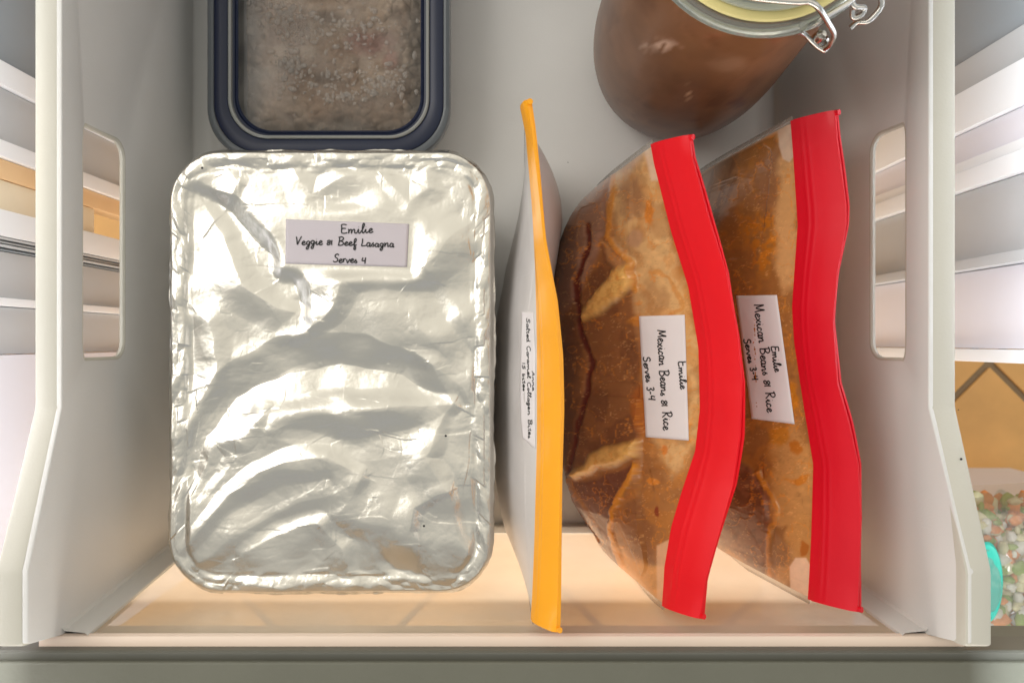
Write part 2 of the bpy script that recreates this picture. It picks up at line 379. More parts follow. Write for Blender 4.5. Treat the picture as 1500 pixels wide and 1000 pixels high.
# ------------------------------------------------------------------ the foil-covered tray
def foil_tray():
    x0, x1 = P(241, 0, 11.9)[0], P(723, 0, 11.9)[0]; y1, y0 = P(0, 216, 11.9)[1], P(0, 874, 11.9)[1]
    cx, cy = (x0+x1)/2, (y0+y1)/2; hx, hy = (x1-x0)/2, (y1-y0)/2; R = 2.8
    t = empty('foil_lasagna_tray', 'large rectangular tray covered in crinkled silver foil with a lasagna label', 'tray', (cx, cy, 0))
    NA, NR = 1500, 300
    th = np.linspace(0, 2*math.pi, NA, endpoint=False)
    # equal-arc boundary
    bx, by = [], []
    L1, L2, Q = 2*(hx-R), 2*(hy-R), math.pi*R/2; per = 2*L1+2*L2+4*Q
    for sarc in np.linspace(0, per, NA, endpoint=False):
        q = sarc
        for seg in range(8):
            ln = [L1, Q, L2, Q][seg % 4]
            if q <= ln:
                f = q/ln; break
            q -= ln
        if seg == 0: p = (-hx+R+f*L1, -hy)
        elif seg == 1: a = -math.pi/2+f*math.pi/2; p = (hx-R+R*math.cos(a), -hy+R+R*math.sin(a))
        elif seg == 2: p = (hx, -hy+R+f*L2)
        elif seg == 3: a = f*math.pi/2; p = (hx-R+R*math.cos(a), hy-R+R*math.sin(a))
        elif seg == 4: p = (hx-R-f*L1, hy)
        elif seg == 5: a = math.pi/2+f*math.pi/2; p = (-hx+R+R*math.cos(a), hy-R+R*math.sin(a))
        elif seg == 6: p = (-hx, hy-R-f*L2)
        else: a = math.pi+f*math.pi/2; p = (-hx+R+R*math.cos(a), -hy+R+R*math.sin(a))
        bx.append(p[0]); by.append(p[1])
    bx = np.array(bx); by = np.array(by)
    nl = np.hypot(bx, by)
    # uneven outline
    ss = np.linspace(0, per, NA, endpoint=False)
    wob = 0.22*(fbm(ss*0.8, ss*0+3, 3, 3)-.5)+0.08*(np.abs(vn(ss*1.6, ss*0+1, 8)-.5))+0.015*facet(ss*2.5, ss*0, 12)
    bx *= 1+wob/nl; by *= 1+wob/nl
    rr = np.linspace(0.003, 1, NR)
    X = rr[:, None]*bx[None]; Y = rr[:, None]*by[None]
    # rounded-rect sdf
    qx = np.abs(X)-hx+R; qy = np.abs(Y)-hy+R
    sd = np.hypot(np.maximum(qx, 0), np.maximum(qy, 0))+np.minimum(np.maximum(qx, qy), 0)-R
    WX = X+cx; WY = Y+cy
    U = 750+WX*F/44.3; V = 500-WY*F/44.3
    W1 = fbm(WX*0.35, WY*0.35, 21, 3)-.5; W2 = fbm(WX*0.35+9, WY*0.35, 25, 3)-.5
    Ux = U+W1*22; Vx = V+W2*22
    H = 0.9*(fbm(WX*0.17, WY*0.21, 41, 3)-.5)
    # hand placed folds: polyline px, height cm, half width px, side bias (one flank steeper)
    folds = [
        ([(284, 284), (330, 305), (372, 350), (420, 395), (440, 470)], -0.60, 36, 0.6),
        ([(300, 300), (330, 350), (355, 410), (400, 450), (455, 466)], 0.30, 30, 0.5),
        ([(425, 500), (470, 470), (492, 448), (505, 412), (560, 400), (632, 412)], 0.34, 30, -0.5),
        ([(455, 466), (520, 500), (600, 520), (690, 530)], -0.16, 45, 0.2),
        ([(280, 690), (300, 640), (345, 580), (410, 545), (500, 535), (585, 553), (655, 592)], -0.70, 46, 0.3),
        ([(380, 602), (460, 596), (560, 598), (660, 597)], 0.36, 32, 0.5),
        ([(383, 604), (350, 640), (313, 645), (285, 702)], 0.30, 26, 0.5),
        ([(420, 622), (500, 640), (590, 636), (650, 610)], -0.25, 30, 0.0),
        ([(262, 806), (320, 745), (380, 690), (440, 670), (482, 664), (528, 690)], 0.30, 30, 0.7),
        ([(272, 832), (350, 785), (420, 745), (480, 725), (530, 700)], 0.20, 26, -0.4),
        ([(268, 818), (340, 755), (410, 715), (480, 700)], -0.16, 22, 0.0),
        ([(350, 815), (400, 790), (462, 771), (500, 800), (520, 850)], 0.26, 26, 0.5),
        ([(660, 597), (640, 630), (620, 672), (655, 718), (672, 790), (700, 840)], 0.28, 24, 0.5),
        ([(655, 718), (606, 736), (600, 775), (618, 822)], 0.26, 20, 0.5),
        ([(600, 520), (630, 540), (662, 597)], 0.2, 22, 0.3),
        ([(530, 700), (500, 745), (470, 770)], 0.22, 22, 0.3),
        ([(420, 235), (450, 285), (500, 262), (560, 255)], 0.22, 24, 0.4),
        ([(625, 235), (632, 275), (600, 300), (560, 262)], 0.22, 22, 0.4),
        ([(470, 770), (560, 800), (600, 860)], -0.2, 30, 0.2),
        ([(262, 430), (300, 470), (312, 560), (262, 640)], 0.2, 26, 0.5),
        ([(600, 410), (640, 370), (690, 330), (700, 290)], 0.22, 28, 0.4),
        ([(632, 412), (650, 470), (690, 520)], -0.2, 26, 0.4),
        ([(330, 235), (345, 262), (330, 300)], 0.14, 16, 0.4),
        ([(545, 790), (560, 830), (590, 858)], 0.15, 20, 0.4),
    ]
    for pl, A, wd, bias in folds:
        d, tt, side = lined(Ux, Vx, pl)
        ww = wd*(0.75+0.5*np.sin(np.clip(tt, 0, 1)*math.pi))*(1+bias*side*0.55)
        k = np.clip(1-d/ww, 0, 1)
        H += 0.66*A*(0.5*k+0.5*k*k*(3-2*k))*(0.35+0.65*np.sin(np.clip(tt*0.92+0.04, 0, 1)*math.pi))
    lab = polysd(U, V, [(415, 318), (603, 325), (600, 394), (414, 390)])
    lm = sstep(-2, 26, lab)
    wx_ = WX+0.7*W1*2; wy_ = WY+0.7*W2*2
    amp = 0.35+0.65*sstep(0.4, 0.62, fbm(WX*0.28, WY*0.28, 77, 3))
    H = H+0.12*amp*(facet(wx_*0.42, wy_*0.42, 5)-.2)
    H = H+0.045*amp*facet(wx_*1.3, wy_*1.3, 15)+0.028*facet(wx_*0.5+wy_*0.25, wy_*1.5-wx_*0.6, 17)*sstep(.35,.6,fbm(WX*.2,WY*.2,99,2))
    H = H*lm + (1-lm)*(0.05)
    fine = 0.019*facet(wx_*3.4, wy_*3.4, 31)*(0.3+sstep(0.5, 0.7, fbm(WX*0.8, WY*0.8, 91, 2)))
    H = H+fine*lm
    # rim roll
    edge = sstep(-1.3, -0.8, sd)
    s_par = np.arctan2(Y, X)
    ar = np.broadcast_to(ss[None, :], X.shape)
    crk = facet(ar*1.15, sd*2.0+4, 51); crk2 = facet(ar*3.0, sd*3.6+4, 61)
    rimz = (0.05+0.13*(vn(ar*.7,ar*0,88)-.5))*np.exp(-((sd+0.42+0.25*(vn(ar*.9,ar*0,89)-.5))/0.33)**2) - 0.07*np.exp(-((sd+0.95)/0.16)**2)*vn(ar*.8,ar*0,90)
    rimz = rimz+edge*(0.17*(crk-.1)+0.03*crk2+0.006*facet(ar*7, sd*7, 66))
    z = 11.45+H*(1-0.7*edge)+rimz*1.0
    z = z - 0.30*sstep(-0.22, 0.05, sd)
    pts = np.stack([WX, WY, z], -1)
    # skirt: down and under, crinkled
    sk = []
    nx = bx/np.hypot(bx, by); ny = by/np.hypot(bx, by)
    zl = z[-1]
    for k, (dz, off) in enumerate([(-0.10, 0.03), (-0.25, 0.03), (-0.45, -0.02), (-0.62, -0.14), (-0.72, -0.30), (-1.0, -0.36), (-1.8, -0.5), (-4.0, -0.62), (-7.0, -0.9), (-10.0, -1.2), (-12.5, -1.4)]):
        c1 = 0.16*(facet(ss*1.3, ss*0+k*0.45, 71)-.2)*min(1, k/3); 
        sk.append(np.stack([bx+nx*(off+c1)+cx, by+ny*(off+c1)+cy, np.maximum(zl+dz, 0.08)], -1))
    allp = np.concatenate([pts, np.array(sk)], 0)
    nr = allp.shape[0]
    f = gridfaces(nr, NA, True)
    v = np.concatenate([allp.reshape(-1, 3), [[cx, cy, z[0].mean()]]])
    fl = f[:, ::-1].tolist(); c0 = len(v)-1
    # orientation: rows grow outward, columns counter-clockwise
    fl = f.tolist()
    fl += [[c0, j, (j+1) % NA] for j in range(NA)]
    me = mesh('foil_cover', v, fl)
    bm = bmesh.new(); bm.from_mesh(me); bmesh.ops.recalc_face_normals(bm, faces=bm.faces); bm.to_mesh(me); bm.free()
    o = link('foil_cover', me, M['foil'], t)
    return t, o, v, fl
tray, tray_cover, tv, tf = foil_tray()
BV_tray = BVHTree.FromPolygons([tuple(p) for p in tv.tolist()], [tuple(q) for q in tf])
camp = Vector((0, 0, CZ))
def cast(bv, u, v, off=0.03):
    d = Vector(((u-750)/F, (500-v)/F, -1)).normalized()
    h = bv.ray_cast(camp, d)
    if h[0] is None: return None
    return h[0]-d*off

# ------------------------------------------------------------------ handwriting: a single-stroke alphabet
G = {
 'E': (0.62, [[(.55,.92),(.3,.98),(.12,.9),(.14,.6),(.12,.3),(.16,.04),(.4,.0),(.6,.08)], [(.14,.5),(.3,.54),(.48,.52)]]),
 'm': (0.78, [[(.02,.42),(.08,.45),(.09,.2),(.08,.02),(.14,.32),(.26,.46),(.32,.3),(.32,.02),(.38,.32),(.52,.46),(.58,.3),(.6,.05),(.72,.03),(.8,.12)]]),
 'i': (0.30, [[(.02,.14),(.12,.42),(.12,.15),(.2,.0),(.32,.14)], [(.14,.68),(.16,.7)]]),
 'l': (0.30, [[(.0,.12),(.14,.4),(.26,.85),(.2,1.0),(.12,.8),(.12,.2),(.2,.0),(.32,.14)]]),
 'e': (0.40, [[(.02,.14),(.2,.24),(.32,.38),(.2,.48),(.08,.3),(.1,.08),(.24,.0),(.42,.14)]]),
 'V': (0.56, [[(.04,.98),(.14,.5),(.22,.02),(.34,.5),(.5,1.05)]]),
 'g': (0.42, [[(.34,.4),(.18,.46),(.06,.28),(.14,.06),(.3,.16),(.35,.42),(.33,-.1),(.26,-.45),(.12,-.42),(.16,-.2),(.4,.1)]]),
 '&': (0.60, [[(.34,.5),(.2,.62),(.06,.5),(.14,.34),(.3,.26),(.26,.06),(.1,.02),(.04,.16),(.2,.34),(.38,.52)], [(.46,.66),(.44,.3),(.48,.0)]]),
 'B': (0.60, [[(.12,.95),(.14,.5),(.12,.02)], [(.0,.92),(.3,1.0),(.48,.82),(.36,.58),(.16,.52),(.44,.44),(.54,.2),(.36,.02),(.08,.03)]]),
 'f': (0.36, [[(.0,.1),(.18,.4),(.32,.8),(.24,.96),(.14,.7),(.16,0.),(.14,-.4),(.26,-.42),(.28,-.1),(.2,.1),(.38,.16)]]),
 'L': (0.52, [[(.12,1.0),(.14,.5),(.1,.06),(.3,.04),(.5,.12)]]),
 'a': (0.42, [[(.32,.4),(.16,.46),(.05,.24),(.12,.02),(.28,.12),(.34,.42),(.32,.1),(.36,.0),(.44,.1)]]),
 's': (0.34, [[(.02,.1),(.2,.46),(.14,.3),(.28,.16),(.22,.0),(.06,.06)]]),
 'n': (0.50, [[(.02,.42),(.08,.44),(.09,.2),(.08,.02),(.16,.34),(.3,.46),(.36,.3),(.36,.05),(.5,.1)]]),
 'S': (0.54, [[(.46,.82),(.34,.98),(.14,.86),(.16,.62),(.4,.44),(.44,.16),(.24,.0),(.04,.12)]]),
 'r': (0.32, [[(.02,.42),(.08,.4),(.09,.02),(.12,.3),(.22,.46),(.32,.4)]]),
 'v': (0.38, [[(.04,.44),(.1,.2),(.16,.02),(.26,.24),(.32,.46),(.4,.42)]]),
 '4': (0.46, [[(.12,.8),(.06,.4),(.2,.36),(.38,.4)], [(.38,.82),(.36,.4),(.36,-.04)]]),
 '3': (0.42, [[(.06,.84),(.24,.92),(.32,.72),(.16,.5),(.34,.3),(.24,.02),(.04,.08)]]),
 '-': (0.36, [[(.06,.36),(.3,.38)]]),
 'M': (0.74, [[(.1,.02),(.14,.5),(.16,.96),(.26,.5),(.36,.2),(.48,.6),(.56,.98),(.58,.5),(.66,.02)]]),
 'x': (0.42, [[(.04,.44),(.2,.2),(.34,.0),(.42,.1)], [(.36,.46),(.2,.22),(.04,.0)]]),
 'c': (0.36, [[(.32,.36),(.18,.46),(.06,.24),(.14,.02),(.34,.1)]]),
 'R': (0.58, [[(.12,.95),(.13,.5),(.1,.0)], [(.0,.88),(.3,1.0),(.46,.8),(.32,.56),(.14,.5),(.3,.3),(.52,.0)]]),
 'A': (0.58, [[(.02,.0),(.2,.55),(.32,.98),(.42,.5),(.5,.0)], [(.14,.36),(.44,.38)]]),
 't': (0.30, [[(.16,.85),(.14,.4),(.16,.04),(.3,.04)], [(.02,.56),(.28,.6)]]),
 'd': (0.44, [[(.3,.4),(.14,.46),(.04,.24),(.12,.02),(.28,.12),(.36,.98),(.34,.4),(.36,.0),(.44,.08)]]),
 'C': (0.54, [[(.48,.84),(.3,.98),(.08,.7),(.08,.28),(.26,.0),(.5,.14)]]),
 'o': (0.38, [[(.2,.46),(.06,.3),(.1,.04),(.26,.04),(.32,.3),(.2,.46)]]),
 'b': (0.40, [[(.1,.95),(.1,.4),(.1,.02),(.26,.0),(.34,.22),(.22,.42),(.1,.26)]]),
 '1': (0.24, [[(.1,.9),(.12,.45),(.12,.0)]]),
 '5': (0.42, [[(.34,.92),(.1,.9),(.08,.56),(.3,.52),(.34,.2),(.18,.0),(.02,.1)]]),
 ' ': (0.36, []),
}
def write(bv, parent, text, a, b, cap, wpx=0.85, off=0.03, bow=0.0):
    """text along pixel line a->b; cap height in px to the left-hand normal (screen up for left-to-right)"""
    tot = sum(G[c][0] for c in text); a = np.array(a, float); b = np.array(b, float)
    D = b-a; L = np.hypot(*D); ex = D/L; ey = np.array([ex[1], -ex[0]]); sx = L/tot
    r = random.Random(len(text)*7+int(a[0])); g = MB(); cur = 0
    for c in text:
        adv, strokes = G[c]; jy = r.uniform(-.05, .05); js = r.uniform(.9, 1.1); sl = r.uniform(.02, .14)
        for st in strokes:
            pts = cr([(p[0]+sl*p[1], p[1]*js+jy) for p in st], 5) if len(st) > 2 else [np.array(q) for q in st]
            pp = []
            for p in pts:
                xx = (cur+p[0])*sx
                pp.append(a+ex*xx+ey*(p[1]*cap + bow*math.sin(math.pi*xx/L)))
            pp = np.array(pp); tan = np.gradient(pp, axis=0); tan /= np.hypot(tan[:, 0], tan[:, 1])[:, None]+1e-9
            nn = np.stack([-tan[:, 1], tan[:, 0]], -1)
            row0, row1 = [], []
            for q, n_ in zip(pp, nn):
                p0 = cast(bv, *(q+n_*wpx), off); p1 = cast(bv, *(q-n_*wpx), off)
                if p0 is None or p1 is None: continue
                row0.append(tuple(p0)); row1.append(tuple(p1))
            if len(row0) > 1: g.grid([row0, row1])
        cur += adv
    if g.v: return g.build('handwriting', M['ink'], parent)
def sticker(bv, parent, poly_tl, poly_tr, poly_br, poly_bl, mat_, nu=16, nv=40, off=0.03, curve=0.0, left=None, right=None, name='paper_label'):
    tl, tr, br, bl = [np.array(q, float) for q in (poly_tl, poly_tr, poly_br, poly_bl)]
    rows = []
    for i in range(nv+1):
        t = i/nv; a = tl+(bl-tl)*t; b = tr+(br-tr)*t
        if left is not None: a[0] = np.interp(a[1], left[1], left[0])
        if right is not None: b[0] = np.interp(b[1], right[1], right[0])
        row = []
        for j in range(nu+1):
            q = a+(b-a)*j/nu; p = cast(bv, q[0], q[1], off)
            row.append(tuple(p) if p is not None else (row[-1] if row else tuple(P(q[0], q[1], 8))))
        rows.append(row)
    A = np.array(rows)
    for _ in range(6):
        B = A.copy(); B[1:-1, :, 2] = (A[:-2, :, 2]+A[1:-1, :, 2]+A[2:, :, 2])/3; C2 = B.copy()
        C2[:, 1:-1, 2] = (B[:, :-2, 2]+B[:, 1:-1, 2]+B[:, 2:, 2])/3; A[..., 2] = np.maximum(C2[..., 2], A[..., 2]-0.004)
    # clip corner roundness is below a pixel here
    g = MB(); g.grid(A, flip=True); o = g.build(name, mat_, parent, auto=False)
    sol = o.modifiers.new('t', 'SOLIDIFY'); sol.thickness = 0.008*S; sol.offset = 0
    return o, BVHTree.FromPolygons([tuple(p) for p in A.reshape(-1, 3).tolist()], [tuple(q) for q in gridfaces(nv+1, nu+1).tolist()])
lo, bvl = sticker(BV_tray, tray, (419, 321), (599, 328), (596, 391), (418, 386), M['paper'], nu=40, nv=16, off=0.05)
write(bvl, lo, 'Emilie', (498, 342), (546, 341), 13)
write(bvl, lo, 'Veggie & Beef Lasagna', (432, 358), (577, 362), 12)
write(bvl, lo, 'Serves 4', (487, 384), (536, 386), 11)
for hu, hv in ((621, 770), (653, 638), (296, 246)):     # pin holes in the foil
    p = cast(BV_tray, hu, hv, 0.02); g = MB(); g.lathe([(0.001, 0.012), (0.05, 0.01), (0.06, 0)], tuple(p), 10); g.build('pin_hole', M['ink'], tray)

# ------------------------------------------------------------------ standing zip bags
def conv(pts, z):                     # pixel edge points at height z -> (Y, X) sorted by Y
    q = [P(u, v, z) for u, v in pts]; q = sorted([(p[1], p[0]) for p in q]); return np.array(q)
def bag(name, label, cat, group, zA, A_px, zB, B_px, left_px, zl, thick, base_x, bandmat, bodymat, paint=None, seam_y=None, fold=0.25, slant=None, body_top=1.0, layers=2, seed=1, gap=0.13):
    A = conv(A_px, zA); B = conv(B_px, zB); Lf = conv(left_px, zl)
    yt = min(A[-1, 0], B[-1, 0]); yb = max(A[0, 0], B[0, 0])
    if seam_y: yt, yb = seam_y
    t = empty(name, label, cat, ((base_x), (yt+yb)/2, 0), group)
    NY = 620
    Wm = np.array([np.array(cr([(1.0 if a_ == b_ else 0.0, 0.0) for a_ in range(13)], 36, closed=True))[:, 0] for b_ in range(13)]).T
    ys = np.linspace(yb+0.05, yt-0.05, NY); rows = []
    for y in ys:
        q = (y-yb)/(yt-yb)*2-1
        e = (1-abs(q)**4.2)**0.62 if abs(q) < 1 else 0
        xa = np.interp(y, A[:, 0], A[:, 1]); xl = np.interp(y, Lf[:, 0], Lf[:, 1]); xr = xl+thick
        sx = lambda z: base_x+(xa-base_x)*(z/zA)
        ctrl = [((xl+xr)/2, 0.12), (xl+0.9, 0.35), (xl+0.15, 2.0), (xl, zl), (lerp(xl, xa, 0.30), lerp(zl, zA, 0.42)), (lerp(xl, xa, 0.66), lerp(zl, zA, 0.76)), (xa, zA),
                (xa+0.16, zA), (lerp(xr, xa, 0.75)+0.1, lerp(zl, zA, 0.75)), (lerp(xr, xa, 0.3), lerp(zl, zA, 0.45)), (xr, zl), (xr-0.1, 2.0), (xr-0.9, 0.35)]
        ctrl = [(sx(z)+(x-sx(z))*max(e, 0.02), z) for x, z in ctrl]
        c = Wm @ np.array(ctrl)
        rows.append(np.stack([c[:, 0], np.full(len(c), y), np.maximum(c[:, 1], 0.08)], -1))
    V = np.array(rows)                                # NY x NS x 3
    if slant is not None:                             # the side seams lean with height
        V[..., 1] += slant(V[..., 1], V[..., 2])
    # wrinkles: displaced along x/z outward
    n0 = V.shape[1]
    k = np.arange(n0)/n0
    cxm = V[..., 0].mean(1)[:, None]
    sgn = np.where(V[..., 0] < cxm, -1, 1)
    yy = V[..., 1]; zz = V[..., 2]; q = ((yy-yb)/(yt-yb)*2-1)
    damp = np.clip(1-np.abs(q)**6, 0, 1)*np.clip((zA-zz)/1.2, 0.0, 1)
    wr = fold*(facet(yy*0.33+seed, zz*0.33+yy*0.12, seed)-.1)+0.35*fold*facet(yy*0.9, zz*0.8+yy*.3, seed+5)+0.06*fold*facet(yy*2.6, zz*2.2, seed+8)+0.0
    V[..., 0] += sgn*wr*damp*0.9; V[..., 2] += wr*damp*0.35
    V[..., 2] = np.maximum(V[..., 2], 0.06)
    U = 750+V[..., 0]*F/(CZ-V[..., 2]); Vp = 500-V[..., 1]*F/(CZ-V[..., 2])
    col = None
    if paint:
        col, dz = paint(U, Vp, V)
        V[..., 0] -= dz*1.0*(sgn < 0)*damp; V[..., 2] += dz*1.1*damp
    f = gridfaces(NY, n0, True)
    v = V.reshape(-1, 3)
    fl = f.tolist(); fl.append(list(range(n0))[::-1]); fl.append(list(range((NY-1)*n0, NY*n0)))
    me = mesh('bag_body', v, fl)
    if col is not None:
        ca = me.color_attributes.new('Col', 'FLOAT_COLOR', 'POINT')
        ca.data.foreach_set('color', np.concatenate([col.reshape(-1, 3), np.ones((len(v), 1))], 1).astype(np.float32).ravel())
    bm = bmesh.new(); bm.from_mesh(me); bmesh.ops.recalc_face_normals(bm, faces=bm.faces); bm.to_mesh(me); bm.free()
    body = link('bag_body', me, bodymat, t)
    bv = BVHTree.FromPolygons([tuple(p) for p in v.tolist()], [tuple(q) for q in fl])
    for q_, sgn_ in ((0, -1), (NY-1, 1)):          # the welded side edges of the bag
        row = V[q_]; half = row[[int(k_) for k_ in np.linspace(n0*3/13*0.2, n0*6/13, 30)]]
        g = MB(); r0 = [(p[0], p[1]-sgn_*0.05, p[2]) for p in half]; r1 = [(p[0]-0.02, p[1]+sgn_*0.30, p[2]+0.02) for p in half]
        r2 = [(p[0]+0.03, p[1]+sgn_*0.30, p[2]) for p in half]; r3 = [(p[0]+0.05, p[1]-sgn_*0.05, p[2]) for p in half]
        g.grid([r0, r1, r2, r3]); g.build('side_seam', M['seam'], t, auto=False)
    # zip band(s)
    nrm = {}
    W = [0, .06, .12, .2, .23, .26, .29, .33, .36, .39, .42, .47, .6, .75, .9, .97, 1.0]
    ridge = {.23: .012, .26: .03, .29: .012, .36: .01, .39: .022, .42: .01}
    yt2 = min(A[-1, 0], B[-1, 0]); yb2 = max(A[0, 0], B[0, 0])
    for ly in range(layers):
        rows = []
        for i, y in enumerate(np.linspace(yb2, yt2, 120)):
            xa = np.interp(y, A[:, 0], A[:, 1]); xb = np.interp(y, B[:, 0], B[:, 1])
            g_ = gap*ly; lift = 0.0 if ly == 0 else gap*0.6*math.sin(i*0.11+seed)
            # crimped ends: thicker, track squashed
            en = min(1.0, min(i, 119-i)/6.0)
            top = []; bot = []
            dx, dz = xb-xa, zB-zA; Ln = math.hypot(dx, dz); nx_, nz_ = -dz/Ln, dx/Ln
            for w_ in W:
                h = 0.10+ridge.get(w_, 0)*(0.15+0.85*en)+0.10*(1-en)*(1 if 0.1 < w_ < 0.95 else .3)
                bend = 0.10*math.sin(w_*math.pi)
                px = xa+dx*w_+g_*1.0+nx_*(h+bend)+lift*w_; pz = zA+dz*w_-g_*0.7+nz_*(h+bend)-abs(lift)*w_*.3
                top.append((px, y, pz)); bot.append((px-nx_*0.06-nx_*h*.6, y, pz-nz_*0.06-nz_*h*.6))
            rows.append(top+bot[::-1])
        g = MB(); g.grid(rows, wrap=True); n = len(rows[0]); g.f.append(list(range(n))[::-1]); g.f.append(list(range(119*n, 120*n)))
        o = g.build('zip_band', bandmat, t)
        bm = bmesh.new(); bm.from_mesh(o.data); bmesh.ops.recalc_face_normals(bm, faces=bm.faces); bm.to_mesh(o.data); bm.free()
    # welded nubs at both ends of the lip
    for y, s_ in ((yt2, 1), (yb2, -1)):
        xa = np.interp(y, A[:, 0], A[:, 1]); xb = np.interp(y, B[:, 0], B[:, 1])
        pth = [(lerp(xa, xb, k), y-s_*0.12+0.10*s_*math.sin(k*3), lerp(zA, zB, k)+0.02) for k in (0.0, .25, .5, .75, .95, 1.06)]
        g = MB(); g.tube(pth, lambda q_: 0.10+0.04*q_**3, 10); g.build('end_weld', bandmat, t)
    return t, body, bv
def mixc(col, m, c):
    m = np.clip(m, 0, 1)[..., None]; return col*(1-m)+np.array(c[:3])*m
def film_detail(col, dz, U, V, k):
    # pockets of sauce whose rims show as thin amber or pale lines, bean-sized mottling, trapped air
    a = fbm(U/26, V/34, k, 5); b = fbm(U/15+9, V/19, k+7, 5)
    col = mixc(col, sstep(.016, .004, np.abs(a-.52))*.55, lin(206, 134, 48)); dz = dz+.02*sstep(.03, 0, np.abs(a-.52))
    col = mixc(col, sstep(.010, .003, np.abs(b-.45))*.2, lin(98, 52, 24))
    col = mixc(col, sstep(.010, .002, np.abs(b-.56))*.4, lin(222, 176, 120)); dz = dz+.012*sstep(.02, 0, np.abs(b-.56))
    f1, f2, cid = voro(U/11+a, V/8.0+b, k+11); m = sstep(.5, .62, fbm(U/40, V/40, k+12, 3))
    col = col*(1+((cid-.5)*.28*sstep(.75, .2, f1)*m)[..., None]); dz = dz+.02*sstep(.6, .1, f1)*m*cid
    return col, dz
def paint_bag1(U, V, W):
    wu = (fbm(U/22, V/22, 3, 4)-.5)*22; wv = (fbm(U/22+5, V/22, 7, 4)-.5)*22
    x, y = U+wu, V+wv; x2, y2 = U+wu*.5, V+wv*.5
    col = np.zeros(U.shape+(3,))+np.array(lin(156, 108, 60)[:3]); dz = np.zeros(U.shape)
    n1 = fbm(U/14, V/20, 11, 5); n2 = fbm(U/5, V/6, 15, 4); n3 = fbm(U/40, V/40, 19, 3)
    pale = lin(202, 168, 120); col = mixc(col, sstep(8, -12, polysd(x, y, [(900, 232), (965, 205), (975, 300), (1000, 400), (1030, 500), (1030, 600), (1020, 650), (985, 700), (960, 680), (955, 600), (940, 470), (915, 400), (895, 340), (893, 260)]))*.95, pale)
    col = mixc(col, sstep(0.50, 0.62, n1)*.35, lin(184, 120, 44)); col = mixc(col, sstep(0.56, 0.7, n3)*.4, lin(136, 88, 44))
    br = lin(126, 92, 72); brd = lin(98, 62, 40)
    A = polysd(x2, y2, [(897, 240), (893, 290), (886, 345), (868, 392), (845, 440), (800, 500), (780, 300), (850, 225)])
    col = mixc(col, sstep(3, -3, A), lin(146, 112, 94)); dz += 0.18*sstep(5, -10, A)
    D1 = polysd(x2, y2, [(845, 440), (868, 392), (884, 350), (915, 375), (930, 450), (940, 520), (935, 600), (935, 640), (870, 668), (820, 700), (800, 560)])
    col = mixc(col, sstep(5, -8, D1)*.9, lin(134, 88, 48)); col = mixc(col, sstep(5, -8, D1)*sstep(.5, .62, fbm(U/30, V/45, 33, 4))*.6, lin(104, 62, 32))
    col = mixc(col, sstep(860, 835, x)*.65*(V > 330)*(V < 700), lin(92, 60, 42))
    for poly in ([(884, 352), (908, 368), (922, 386), (908, 396), (888, 380)],):
        s_ = polysd(x2, y2, poly); col = mixc(col, sstep(4, -4, s_), lin(176, 130, 84)); dz += .1*sstep(5, -6, s_)
    for poly in ([(926, 385), (927, 415), (912, 440), (880, 462), (852, 475), (849, 466), (862, 445), (884, 420), (898, 396)], [(934, 643), (934, 668), (905, 680), (870, 690), (840, 700), (834, 694), (866, 668), (896, 652)]):
        s_ = polysd(x2, y2, poly); col = mixc(col, sstep(4, -6, s_), lin(222, 182, 106)); dz += .32*sstep(6, -10, s_)
        col = mixc(col, sstep(1, -10, s_)*sstep(.45, .65, n2)*.5, lin(182, 128, 58))
    D2 = polysd(x2, y2, [(834, 705), (870, 700), (905, 690), (936, 676), (918, 712), (898, 742), (896, 800), (870, 760)])
    col = mixc(col, sstep(3, -4, D2), lin(112, 66, 42))
    D3 = polysd(x2, y2, [(826, 700), (850, 738), (886, 782), (900, 810), (918, 846), (900, 850), (850, 830), (800, 740)])
    fr = lin(140, 112, 104); col = mixc(col, sstep(3, -3, D3), fr); col = mixc(col, sstep(3, -3, D3)*sstep(.5, .6, fbm((U-V*.6)/5, (U+V)/40, 44, 4))*.6, lin(96, 66, 58))
    dz += .12*sstep(4, -6, D3)
    d, tt, _ = lined(x2, y2, [(862, 330), (864, 362), (850, 400), (846, 440), (852, 490), (866, 530), (858, 580), (842, 640), (832, 690)])
    col = mixc(col, sstep(5, 2, d), lin(96, 34, 14)); dz -= .12*sstep(7, 1, d)
    d, tt, _ = lined(x2, y2, [(937, 672), (915, 712), (898, 745), (894, 780), (905, 815), (915, 838)])
    col = mixc(col, sstep(5, 2, d), lin(200, 136, 40)); dz += .12*sstep(7, 1, d)
    d, tt, _ = lined(x2, y2, [(900, 240), (896, 290), (890, 345), (905, 365), (925, 385), (930, 430)])
    col = mixc(col, sstep(5, 2, d)*.8, lin(196, 132, 44)); dz += .1*sstep(7, 1, d)
    D4 = polysd(x, y, [(912, 740), (940, 720), (958, 790), (962, 830), (930, 815), (912, 790)]); col = mixc(col, sstep(4, -5, D4)*.75, lin(132, 88, 52))
    D5 = polysd(x, y, [(905, 800), (940, 826), (985, 830), (985, 900), (930, 880)]); col = mixc(col, sstep(6, -4, D5)*.8, lin(216, 160, 90))
    D6 = polysd(x, y, [(905, 270), (935, 260), (942, 290), (938, 320), (912, 330)]); col = mixc(col, sstep(6, -8, D6)*.7, lin(140, 104, 76))
